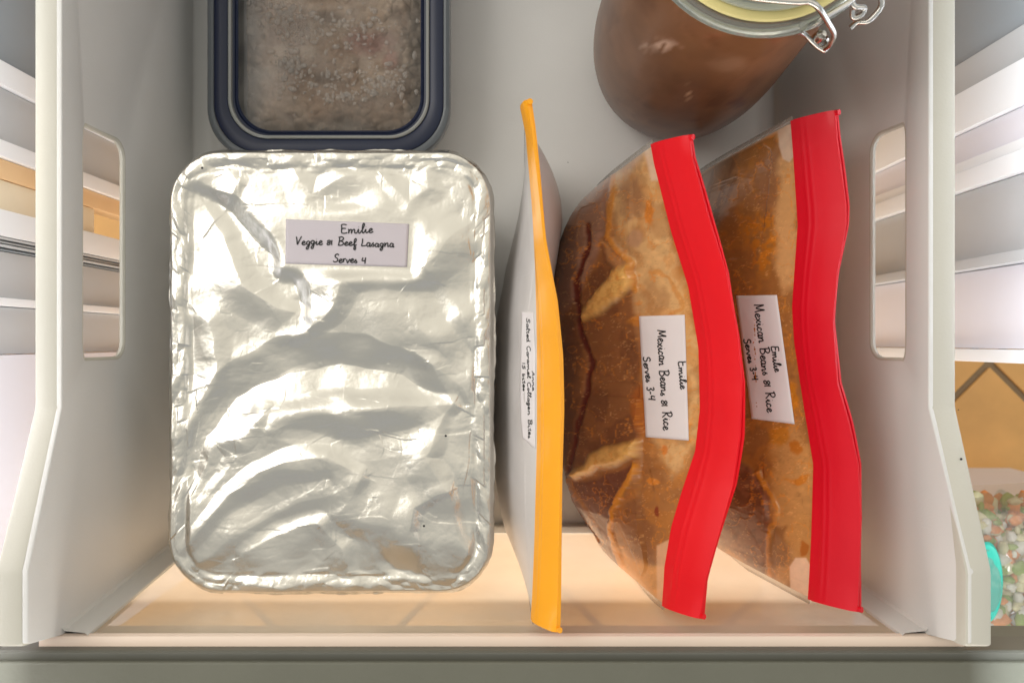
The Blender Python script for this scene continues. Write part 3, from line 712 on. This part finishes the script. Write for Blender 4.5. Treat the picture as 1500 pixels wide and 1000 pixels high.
    for cu, cv, ra, rb, c in ((963, 748, 4, 8, (120, 40, 16)), (950, 312, 7, 20, (190, 116, 30)), (958, 705, 9, 6, (205, 130, 40)), (972, 660, 6, 9, (200, 120, 40)), (948, 470, 30, 8, (186, 120, 34)), (985, 585, 8, 10, (214, 146, 30)), (938, 600, 16, 40, (160, 92, 26)), (930, 350, 14, 14, (176, 140, 110))):
        col = mixc(col, sstep(1.1, .7, np.hypot((x2-cu)/ra, (y2-cv)/rb))*.85, lin(*c))
    d, tt, _ = lined(x, y, [(952, 395), (985, 410), (1000, 450), (978, 470)]); col = mixc(col, sstep(6, 2, d)*.6, lin(190, 126, 44))
    col, dz = film_detail(col, dz, U, V, 200)
    film = lin(214, 196, 180)
    col = mixc(col, sstep(6, 0, polysd(U, V, [(944, 208), (958, 206), (966, 262), (956, 262)]))*.8, film)
    col = mixc(col, sstep(4, 0, polysd(U, V, [(964, 800), (984, 790), (978, 890), (964, 888)]))*.7, lin(226, 190, 160))
    q = np.abs((W[..., 1]+1.65)/11.75); col = mixc(col, sstep(.985, 1.0, q)*.5, film)
    col = col*np.array([1.14, 1.0, .86])*(1.02+0.18*n2[..., None])
    return col, dz
def paint_bag2(U, V, W):
    wu = (fbm(U/22, V/22, 53, 4)-.5)*22; wv = (fbm(U/22+5, V/22, 57, 4)-.5)*22
    x, y = U+wu, V+wv; x2, y2 = U+wu*.4, V+wv*.4
    col = np.zeros(U.shape+(3,))+np.array(lin(146, 102, 58)[:3]); dz = np.zeros(U.shape)
    n1 = fbm(U/16, V/20, 61, 5); n2 = fbm(U/5, V/6, 65, 4)
    col = mixc(col, sstep(.48, .62, n1)*.4, lin(176, 120, 50))
    a = sstep(6, -10, polysd(x, y, [(1020, 260), (1050, 220), (1085, 200), (1078, 260), (1060, 340), (1030, 330)])); col = mixc(col, a, lin(128, 98, 72))
    col = mixc(col, a*sstep(.5, .62, fbm((U+V*.3)/5, V/40, 66, 3))*.7, lin(98, 62, 36))
    col = mixc(col, sstep(6, -8, polysd(x, y, [(1112, 225), (1145, 225), (1140, 320), (1118, 325), (1108, 270)]))*.7, lin(136, 98, 70))
    col = mixc(col, sstep(6, -8, polysd(x, y, [(1085, 315), (1135, 310), (1140, 370), (1118, 400), (1100, 392)]))*.7*sstep(.4, .6, n2), lin(182, 114, 26))
    col = mixc(col, sstep(8, -6, polysd(x, y, [(1142, 180), (1170, 180), (1172, 300), (1170, 420), (1150, 430), (1138, 380)]))*.8, lin(200, 160, 112))
    B = polysd(x2, y2, [(1020, 640), (1075, 665), (1108, 690), (1130, 730), (1128, 780), (1122, 846), (1060, 800), (1020, 760)])
    col = mixc(col, sstep(3, -4, B), lin(126, 86, 64)); col = mixc(col, sstep(3, -4, B)*sstep(.48, .62, fbm(U/12, V/12, 88, 4))*.6, lin(96, 56, 36)); dz += .15*sstep(4, -8, B)
    d, tt, _ = lined(x2, y2, [(1112, 690), (1140, 745), (1128, 780), (1128, 845)]); col = mixc(col, sstep(4, 1.5, d)*.9, lin(188, 124, 44)); dz += .1*sstep(6, 1, d)
    col = mixc(col, sstep(6, -8, polysd(x, y, [(1130, 640), (1170, 620), (1195, 680), (1195, 840), (1140, 860), (1135, 760)]))*.7, lin(190, 146, 92))
    col = mixc(col, sstep(4, -5, polysd(x, y, [(1130, 770), (1150, 770), (1156, 825), (1130, 830)]))*.8, lin(124, 84, 46))
    for cu, cv, ra, rb, c in ((1170, 700, 18, 7, (186, 116, 30)), (1168, 655, 10, 14, (170, 100, 20)), (1178, 800, 9, 10, (160, 92, 30)), (1140, 640, 20, 16, (178, 118, 34)), (1158, 580, 14, 20, (184, 120, 30)), (1160, 205, 4, 14, (170, 100, 30)), (1125, 195, 16, 5, (196, 130, 50))):
        col = mixc(col, sstep(1.15, .7, np.hypot((x-cu)/ra, (y-cv)/rb))*.85, lin(*c))
    col, dz = film_detail(col, dz, U, V, 300)
    col = mixc(col, sstep(3, 0, polysd(U, V, [(1139, 178), (1166, 176), (1164, 225), (1156, 236), (1148, 232), (1143, 215)]))*.8, lin(206, 192, 180))
    col = mixc(col, sstep(3, 0, polysd(U, V, [(1158, 830), (1166, 818), (1180, 818), (1190, 835), (1190, 890), (1160, 880)]))*.85, lin(226, 200, 182))
    q = np.abs((W[..., 1]+1.2)/12.1); col = mixc(col, sstep(.98, 1.0, q)*.5, lin(214, 196, 180))
    col = col*np.array([1.14, 1.0, .86])*(1.02+0.18*n2[..., None])
    return col, dz
grpr = 'red-topped zip bags of frozen beans standing in the drawer'
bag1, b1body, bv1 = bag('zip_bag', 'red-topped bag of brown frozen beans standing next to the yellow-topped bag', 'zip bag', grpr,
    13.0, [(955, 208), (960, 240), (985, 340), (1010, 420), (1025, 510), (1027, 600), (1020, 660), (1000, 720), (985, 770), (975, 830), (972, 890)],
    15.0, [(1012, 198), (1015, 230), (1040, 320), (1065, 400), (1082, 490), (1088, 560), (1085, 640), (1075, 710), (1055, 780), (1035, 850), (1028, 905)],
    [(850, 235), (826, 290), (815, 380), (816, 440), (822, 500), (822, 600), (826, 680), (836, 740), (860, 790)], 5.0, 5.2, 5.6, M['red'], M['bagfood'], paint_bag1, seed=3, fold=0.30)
bag2, b2body, bv2 = bag('zip_bag', 'red-topped bag of brown frozen beans standing by the right drawer wall', 'zip bag', grpr,
    13.4, [(1160, 176), (1165, 250), (1170, 330), (1162, 450), (1165, 500), (1180, 600), (1193, 680), (1190, 780), (1185, 882)],
    15.4, [(1225, 162), (1227, 200), (1240, 300), (1240, 330), (1228, 400), (1222, 470), (1228, 560), (1245, 620), (1258, 680), (1262, 760), (1258, 895)],
    [(1040, 235), (1010, 290), (990, 380), (985, 500), (985, 620), (1000, 720), (1030, 790)], 5.0, 5.0, 12.2, M['crimson'], M['bagfood'], paint_bag2, seed=9, fold=0.25)
bag3, b3body, bv3 = bag('zip_bag', 'frosty pale bag with yellow zip top standing beside the foil tray', 'zip bag', 'zip bags standing in the drawer',
    15.0, [(768, 160), (774, 200), (782, 300), (787, 400), (789, 500), (789, 650), (785, 800), (780, 922)],
    16.8, [(776, 146), (782, 190), (790, 260), (799, 350), (815, 440), (822, 520), (824, 600), (822, 760), (818, 925)],
    [(770, 240), (757, 320), (741, 390), (727, 470), (722, 560), (722, 680), (726, 770), (742, 830)], 5.5, 3.0, 0.8, M['yellow'], M['frost'], None, seed=14, fold=0.06, gap=0.05, layers=2)

lb, bvb = sticker(bv1, bag1, (936, 463), (1003, 461), (1009, 645), (946, 640), M['paper_white'])
write(bvb, lb, 'Mexican Beans & Rice', (962, 482), (972, 630), 14)
write(bvb, lb, 'Emilie', (993, 528), (997, 570), 11)
write(bvb, lb, 'Serves 3-4', (942, 522), (950, 586), 11)
lb, bvb = sticker(bv2, bag2, (1078, 433), (1138, 432), (1164, 621), (1101, 613), M['paper_white'])
write(bvb, lb, 'Mexican Beans & Rice', (1104, 445), (1124, 604), 14)
write(bvb, lb, 'Emilie', (1129, 506), (1135, 545), 11)
write(bvb, lb, 'Serves 3-4', (1089, 496), (1102, 557), 10)
lb, bvb = sticker(bv3, bag3, (764, 456), (781, 457), (784, 658), (765, 641), M['paper_white'], nu=8,
    left=([764, 762, 761, 762, 765], [456, 530, 575, 610, 641]), right=([781, 784, 783.5, 784], [457, 518, 600, 658]))
write(bvb, lb, 'Salted Caramel Collagen Bites', (771, 465), (774, 642), 5, wpx=0.6)
write(bvb, lb, 'Anna', (779, 543), (780, 572), 4, wpx=0.55)
write(bvb, lb, '15 bites', (765, 530), (766, 573), 4.5, wpx=0.6)

# ------------------------------------------------------------------ glass jar
def jar():
    c = (10.3, 17.7, 0.1)
    t = empty('clip_top_jar', 'round glass jar of brown frozen broth with yellow rubber ring and wire clip', 'jar', c)
    prof = cr([(0.02, 0.02), (3.2, 0.0), (3.9, 0.15), (4.6, 0.8), (5.15, 2.2), (5.5, 4.8), (5.55, 8), (5.3, 13), (5.1, 17), (4.95, 19.2), (4.75, 20.2), (4.7, 20.8)], 8)
    seg = 200; rows = [[(c[0]+.985*r*math.cos(a), c[1]+.985*r*math.sin(a), c[2]+z) for a in np.linspace(0, 2*math.pi, seg, endpoint=False)] for r, z in prof]
    V = np.array(rows); f = gridfaces(len(rows), seg, True)
    me = mesh('broth_body', V.reshape(-1, 3), f.tolist())
    ang = np.linspace(0, 2*math.pi, seg, endpoint=False)[None, :]*5.4; zz = V[..., 2]
    ang = np.broadcast_to(ang, zz.shape)
    U = 750+V[..., 0]*F/(CZ-zz); Vv = 500-V[..., 1]*F/(CZ-zz)
    n1 = fbm(ang*.35, zz*.35, 5, 5); n2 = fbm(ang*1.5, zz*1.5, 7, 4); n3 = fbm(ang*.8+n1*3, zz*.25, 12, 4)
    col = np.zeros(zz.shape+(3,))+np.array(lin(124, 83, 54)[:3])
    col = mixc(col, sstep(.45, .65, n1)*.6, lin(96, 56, 30)); col = mixc(col, sstep(.5, .65, n3)*.45, lin(142, 98, 68))
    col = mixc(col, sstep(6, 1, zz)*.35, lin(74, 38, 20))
    x = U+(n2-.5)*14; y = Vv+(n2-.5)*10
    sc = sstep(1.2, .5, np.hypot((x-966)/30, (y-68)/11))*sstep(.42, .58, fbm(U/3, Vv/3, 77, 3)); col = mixc(col, sc*.8, lin(206, 172, 150))
    col = mixc(col, sstep(1.2, .3, np.hypot((x-1070)/34, (y-95)/16))*.35, lin(180, 140, 112))
    d, _, _ = lined(U+(n2-.5)*6, Vv, [(1007, 116), (1009, 135), (1008, 152)]); col = mixc(col, sstep(1.8, .6, d), lin(214, 176, 140))
    col = mixc(col, sstep(1.2, .4, np.hypot((x-1080)/18, (y-151)/7))*.7, lin(86, 26, 18))
    ca = me.color_attributes.new('Col', 'FLOAT_COLOR', 'POINT')
    ca.data.foreach_set('color', np.concatenate([col.reshape(-1, 3), np.ones((col.size//3, 1))], 1).astype(np.float32).ravel())
    link('broth_body', me, M['jarfood'], t)
    g = MB(); g.lathe([(4.66, 20.6), (4.9, 20.75), (5.25, 20.85), (5.32, 21.0), (5.25, 21.15), (4.9, 21.2), (4.5, 21.2), (4.3, 21.0), (4.3, 20.6), (4.66, 20.6)], c); g.build('jar_mouth', M['jarglass'], t)
    g = MB(); g.lathe([(3.6, 20.9), (0.02, 20.9)], c); g.build('broth_top', M['lidglass'], t)
    g = MB(); g.lathe([(4.1, 21.2), (4.72, 21.22), (4.78, 21.34), (4.72, 21.46), (4.1, 21.46), (4.1, 21.2)], c); g.build('rubber_ring', M['rubber'], t)
    g = MB(); g.lathe([(4.3, 21.46), (4.42, 21.55), (4.42, 21.7), (4.3, 21.82), (4.0, 21.86), (3.75, 21.7), (3.55, 21.55), (3.3, 21.6), (3.1, 21.75), (2.8, 21.8), (2.6, 21.7), (0.02, 21.7)], c)
    g.build('lid', M['lidglass'], t)
    g = MB(); g.tube([(c[0]+4.92*math.cos(a), c[1]+4.92*math.sin(a), 20.75) for a in np.linspace(0, 2*math.pi, 60, endpoint=False)], 0.11, 8, closed=True); g.build('neck_wire', M['steel'], t)
    # wire clip seen at the upper right
    def w(pts, r=0.13, nm='clip_wire'):
        g = MB(); g.tube([tuple(q) for q in cr([P(u, v, z) for u, v, z in pts], 10)], r, 10); g.build(nm, M['steel'], t)
    w([(1060, -12, 22.1), (1110, -2, 22.3), (1165, 3, 22.4), (1185, 3, 22.4), (1199, 12, 22.2), (1213, 34, 21.4), (1221, 50, 20.8), (1216, 64, 20.2), (1206, 72, 19.6)])
    w([(1206, 74, 19.6), (1194, 66, 19.8), (1180, 52, 20.2), (1172, 46, 20.5), (1186, 38, 20.9), (1204, 28, 21.2), (1240, 6, 21.2), (1262, -12, 21)], 0.11)
    w([(1168, 45, 20.5), (1176, 40, 20.9)], 0.2)
    w([(1200, 66, 19.5), (1207, 74, 19.5), (1213, 66, 19.6), (1209, 56, 19.9)], 0.12)
    g = MB(); p = P(1201, 53, 20.2); g.lathe([(0.02, .25), (.2, .22), (.25, .05), (.25, -.5)], p, 16); g.build('pivot_pin', M['steel'], t)
    w([(1245, -2, 20.5), (1252, 10, 20.4), (1266, 12, 20.2), (1262, 22, 20), (1250, 26, 19.9), (1249, 14, 20.1)], 0.12)
    w([(1246, 41, 19.4), (1256, 33, 19.6), (1270, 32, 19.8), (1282, 22, 20), (1291, 8, 20.2), (1290, -8, 20.4)], 0.12)
jar()

# ------------------------------------------------------------------ glass food container with clip lid
def container():
    zt = 4.5; d = CZ-zt
    x0, x1 = P(302, 0, zt)[0], P(660, 0, zt)[0]; y0 = 10.95; y1 = 33
    y1 = 28.5
    cx, cy = (x0+x1)/2, (y0+y1)/2; hx, hy = (x1-x0)/2, (y1-y0)/2
    t = empty('glass_food_container', 'glass food container under a clear lid with navy seal, frosty food and droplets inside', 'food container', (cx, cy, 0))
    def rr(inset, z, R=3.2, n=14):
        R = max(R-inset*0.6, 0.3); ax, ay = hx-inset, hy-inset; out = []
        for sx, sy, a0 in ((1, 1, 0), (-1, 1, 90), (-1, -1, 180), (1, -1, 270)):
            for k in range(n+1):
                a = math.radians(a0+90*k/n); out.append((cx+sx*(ax-R)+R*math.cos(a), cy+sy*(ay-R)+R*math.sin(a), z))
        return out
    def lo(name, prof, m):
        g = MB(); g.grid([rr(i, z) for i, z in prof], wrap=True, flip=True); return g.build(name, m, t)
    lo('glass_dish', [(1.3, 0.15), (0.9, 0.3), (0.6, 1.5), (0.35, 3.2), (0.15, 3.7), (0.12, 4.0), (0.35, 4.05), (0.6, 3.6), (1.2, 1.0)], M['ctglass'])
    lo('lid_skirt', [(0.25, 3.7), (0.02, 3.75), (0.0, 4.3), (0.08, 4.44), (0.28, 4.5), (0.42, 4.44)], mat('smoky lid edge', lin(92, 98, 104), 0.3, trans=0.2))
    lo('navy_seal', [(0.42, 4.30), (0.46, 4.44), (0.6, 4.49), (1.15, 4.47), (1.26, 4.40), (1.3, 4.2)], M['navy'])
    lo('inner_ridge', [(1.28, 4.2), (1.3, 4.46), (1.38, 4.52), (1.47, 4.46), (1.5, 4.2)], mat('pale lid ridge', lin(150, 152, 150), 0.25))
    lo('inner_step', [(1.5, 4.24), (1.62, 4.2), (1.72, 4.28), (1.84, 4.16)], M['navy'])
    g = MB(); rows = [rr(i, 4.15+0.05*k) for k, i in enumerate((1.82, 2.2))] + [rr(hx*0.999-0.0 if False else 6.9, 4.2)]
    g.grid(rows, wrap=True, flip=True); n = len(rows[0]); b = 2*n; g.f.append(list(range(b, b+n))); g.build('lid_pane', M['clearlid'], t)
    # food
    NX, NY = 200, 240
    X, Y = np.meshgrid(np.linspace(cx-hx+1.9, cx+hx-1.9, NX), np.linspace(y0+1.9, y1-1, NY))
    U = 750+X*F/52.8; V = 500-Y*F/52.8
    n1 = fbm(X*.5, Y*.5, 101, 4); n2 = fbm(X*2.4, Y*2.4, 105, 4)
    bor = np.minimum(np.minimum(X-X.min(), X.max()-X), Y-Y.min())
    f1, f2, cid = voro(X*1.9, Y*1.9, 7)
    Z = 2.4+0.5*(n1-.5)+0.5*sstep(.1, 1.8, bor)+0.35*(1-np.clip(f1, 0, 1))*cid+0.1*n2
    col = np.zeros(X.shape+(3,))+np.array(lin(178, 162, 148)[:3])
    col = mixc(col, sstep(.4, .6, n1)*.7, lin(148, 122, 102)); col = mixc(col, cid*.35, lin(200, 182, 162))
    col = mixc(col, sstep(1.2, .4, np.hypot((U+20*(n2-.5)-545)/42, (V+20*(n2-.5)-62)/22))*.6, lin(156, 108, 104))
    col = mixc(col, sstep(1.2, .5, np.hypot((U-572)/14, (V-88)/16))*.5, lin(158, 106, 102))
    col = mixc(col, sstep(1.2, .3, np.hypot((U-452)/16, (V-75)/14))*.6, lin(196, 180, 160))
    for cu, cv, ra, rb in ((500, 175, 20, 14), (475, 115, 26, 12), (420, 95, 22, 14), (580, 18, 14, 12), (480, 25, 24, 14)):
        col = mixc(col, sstep(1.3, .3, np.hypot((U+14*(n2-.5)-cu)/ra, (V-cv)/rb))*.6, lin(88, 74, 64))
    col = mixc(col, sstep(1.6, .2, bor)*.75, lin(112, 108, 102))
    me = mesh('frosty_food', np.stack([X, Y, Z], -1).reshape(-1, 3), gridfaces(NY, NX).tolist())
    ca = me.color_attributes.new('Col', 'FLOAT_COLOR', 'POINT')
    ca.data.foreach_set('color', np.concatenate([col.reshape(-1, 3), np.ones((col.size//3, 1))], 1).astype(np.float32).ravel())
    link('frosty_food', me, M['ctfood'], t)
    # condensation beads on the pane
    g = MB(); r = random.Random(5)
    for i in range(620):
        cl = r.choice([(500, 130, 60, 22), (430, 100, 22, 26), (560, 120, 50, 22), (480, 40, 90, 30), (500, 70, 110, 60), (420, 20, 30, 18)])
        u = r.gauss(cl[0], cl[2]*.6); v = r.gauss(cl[1], cl[3]*.6)
        if not (362 < u < 612 and -20 < v < 196): continue
        p = P(u, v, 4.22); R = r.choice([.05, .06, .08, .12, .16, .21 if r.random() < .5 else .08])
        el = r.uniform(.7, 1.3)
        rows = [[(p[0]+R*el*math.cos(b)*math.cos(a), p[1]+R*math.cos(b)*math.sin(a)/el, p[2]+R*.7*math.sin(b)) for a in np.linspace(0, 2*math.pi, 9, endpoint=False)] for b in (0, .5, 1.0, 1.5)]
        g.grid(rows, wrap=True)
    o = g.build('water_bead', M['drop'], t); o['kind'] = 'stuff'
container()

# ------------------------------------------------------------------ what stands around the drawer
kf = -40.0
fl = MB(); fl.box((-160, -160, kf-2), (160, 160, kf-0.35)); fo = fl.build('kitchen_floor', M['grout'], None, smooth=False); fo['kind'] = 'structure'
# diagonal tiles, each its own piece
ax, ay = P(1450, 531, kf)[0], P(1450, 531, kf)[1]; T = 26.0
g = MB(); g.box((-T/2+0.35, -T/2+0.35, -0.4), (T/2-0.35, T/2-0.35, 0.0), 0.15)
tile_me = mesh('tile', g.v, g.f); tile_me.materials.append(M['tile'])
dd = T/math.sqrt(2)
for i in range(-5, 6):
    for j in range(-5, 6):
        x = ax+(i-j)*dd - 0; y = ay-dd+(i+j)*dd
        if abs(x) > 95 or abs(y) > 70: continue
        o = bpy.data.objects.new('tile', tile_me); C.objects.link(o); o.parent = fo
        o.location = (x*S, y*S, kf*S); o.rotation_euler = (random.uniform(-.004, .004), random.uniform(-.004, .004), math.pi/4)

def strips(root, X, side, u_ref, lst):
    k = abs(u_ref-750)
    for nm, v0, v1, m, off, zlo, zhi in lst:
        ya = abs(X)*(500-v0)/k; yb = abs(X)*(500-v1)/k
        g = MB(); th = 1.2
        xa = X-side*off
        g.box((min(xa, xa+side*(th+off)), min(ya, yb)+0.02, zlo), (max(xa, xa+side*(th+off)), max(ya, yb)-0.02, zhi), 0.04)
        g.build(nm, M[m], root)
cabL = empty('freezer_cabinet', 'grey and white freezer body with vertical mouldings to the left of the drawer', 'freezer', (-28, 12, kf))
strips(cabL, -28, -1, 50, [
    ('side_panel', -330, 118, 'darkp', 0.0, kf, 20), ('moulding', 118, 152, 'whitep', 0.3, kf, 20), ('side_panel', 152, 226, 'greyp', 0, kf, 20),
    ('edge_trim', 226, 250, 'whitep', 0.35, kf, 20), ('lit_strip', 250, 278, 'peach', 0.1, -9, 20), ('lit_strip', 278, 320, 'cream', 0.0, -1.2, 20)])  # peach and cream strips carry painted warm light
doorL = empty('freezer_door', 'open pale freezer door with ribbed inner lining left of the drawer', 'door', (-28, -8, kf))
strips(doorL, -28, -1, 50, [
    ('door_edge', 320, 357, 'whitep', 0.3, kf, 20), ('gasket_rib', 357, 361, 'greyp', 0.25, kf, 20), ('gasket_rib', 362, 366, 'greyp', 0.1, kf, 20), ('gasket_rib', 367, 371, 'greyp', 0.25, kf, 20), ('gasket_rib', 372, 376, 'darkp', 0.0, kf, 20),
    ('lining_panel', 376, 440, 'greyp', 0, kf, 20), ('lining_ridge', 440, 452, 'whitep', 0.4, kf, 20), ('lining_panel', 452, 518, 'greyp', 0.0, kf, 20), ('lining_panel', 518, 1000, 'lavp', 0.4, kf, 20)])
cabR = empty('door_rack', 'white moulded freezer door rack with a thin rail to the right of the drawer', 'door rack', (27, 12, kf))
strips(cabR, 27, 1, 1397, [
    ('back_panel', -300, 100, 'darkp', 0.0, kf, 20), ('back_panel', 100, 146, 'greyp', 0.1, kf, 20), ('moulding', 146, 202, 'whitep', 0.4, kf, 20), ('back_panel', 202, 244, 'lavp', 0.0, kf, 20), ('moulding', 244, 259, 'whitep', 0.25, kf, 20),
    ('moulding', 260, 287, 'whitep', 0.5, kf, 20), ('back_panel', 287, 386, 'greyp', 0, kf, 20), ('rail', 386, 401, 'greyp', 0.8, kf, 20), ('back_panel', 401, 510, 'lavp', 0, kf, 20), ('bottom_edge', 510, 528, 'whitep', 0.5, kf, 20)])
# open bin low on the right with a bag of mixed vegetables and a teal tub
binr = empty('storage_bin', 'pale open storage bin at the lower right holding the vegetable bag', 'bin', (40, -22, kf))
g = MB(); g.box((28, -34, kf), (56, -14.2, -14)); g.build('bin_body', M['lavp'], binr)
vb = empty('vegetable_bag', 'clear plastic bag of mixed frozen vegetables at the right edge, partly hidden by the drawer', 'vegetable bag', (38, -20, -14))
r = random.Random(3); vc = {'green': lin(150, 176, 84), 'pale': lin(226, 220, 178), 'orange': lin(232, 150, 84), 'white': lin(236, 234, 224)}
for nm, col in vc.items():
    g = MB()
    for i in range(230):
        u, v = r.uniform(1415, 1520), r.uniform(728, 985); z = r.uniform(-7.5, -5) + (0 if v > 760 else -2)
        if v < 815 and nm == 'white' and r.random() < .7: continue
        p = P(u, v, z); s_ = r.uniform(.22, .6); bm = bmesh.new(); bmesh.ops.create_icosphere(bm, subdivisions=2, radius=s_)
        ph = r.uniform(0, 6)
        for q in bm.verts: q.co = Vector((q.co.x*(1+.4*math.sin(ph)), q.co.y*(1+.4*math.cos(ph)), q.co.z*.7))*(1+.2*math.sin(q.co.x*7/s_+ph)*math.cos(q.co.y*6/s_))+Vector(p)
        g.add(bm)
    o = g.build('vegetable_pieces', mat('veg '+nm, col, .6, var=.2, vscale=150), vb, auto=False); o['kind'] = 'stuff'
NX = 60; rows = []
for i in range(NX):
    a = i/(NX-1); row = []
    for j in range(NX):
        b = j/(NX-1); u = 1390+a*170; v = lerp(712-10*a, 1010, b)
        e = min(1, min(a, 1-a, b, 1-b)*6)
        z = -10+5.6*math.sin(e*math.pi/2)+0.0
        row.append(P(u, v, z))
    rows.append(row)
A = np.array(rows); A[..., 2] += 0.5*facet(A[..., 0]*.6, A[..., 1]*.6, 3)+.12*facet(A[..., 0]*2, A[..., 1]*2, 8)
g = MB(); g.grid(A); g.build('bag_film', M['film'], vb, auto=False)
tb = empty('teal_tub', 'teal plastic tub half hidden behind the drawer rim at the lower right', 'tub', P(1447, 850, -6))
c = P(1446, 852, -4.3)
g = MB(); g.lathe([(1.1, -1.5), (1.35, -.2), (1.5, 0), (1.4, .08), (1.2, -.1), (.02, -.25)], c, 40)
for i, q in enumerate(g.v): g.v[i] = (c[0]+(q[0]-c[0])*.75, c[1]+(q[1]-c[1])*1.9, q[2])
g.build('tub_body', M['teal'], tb)
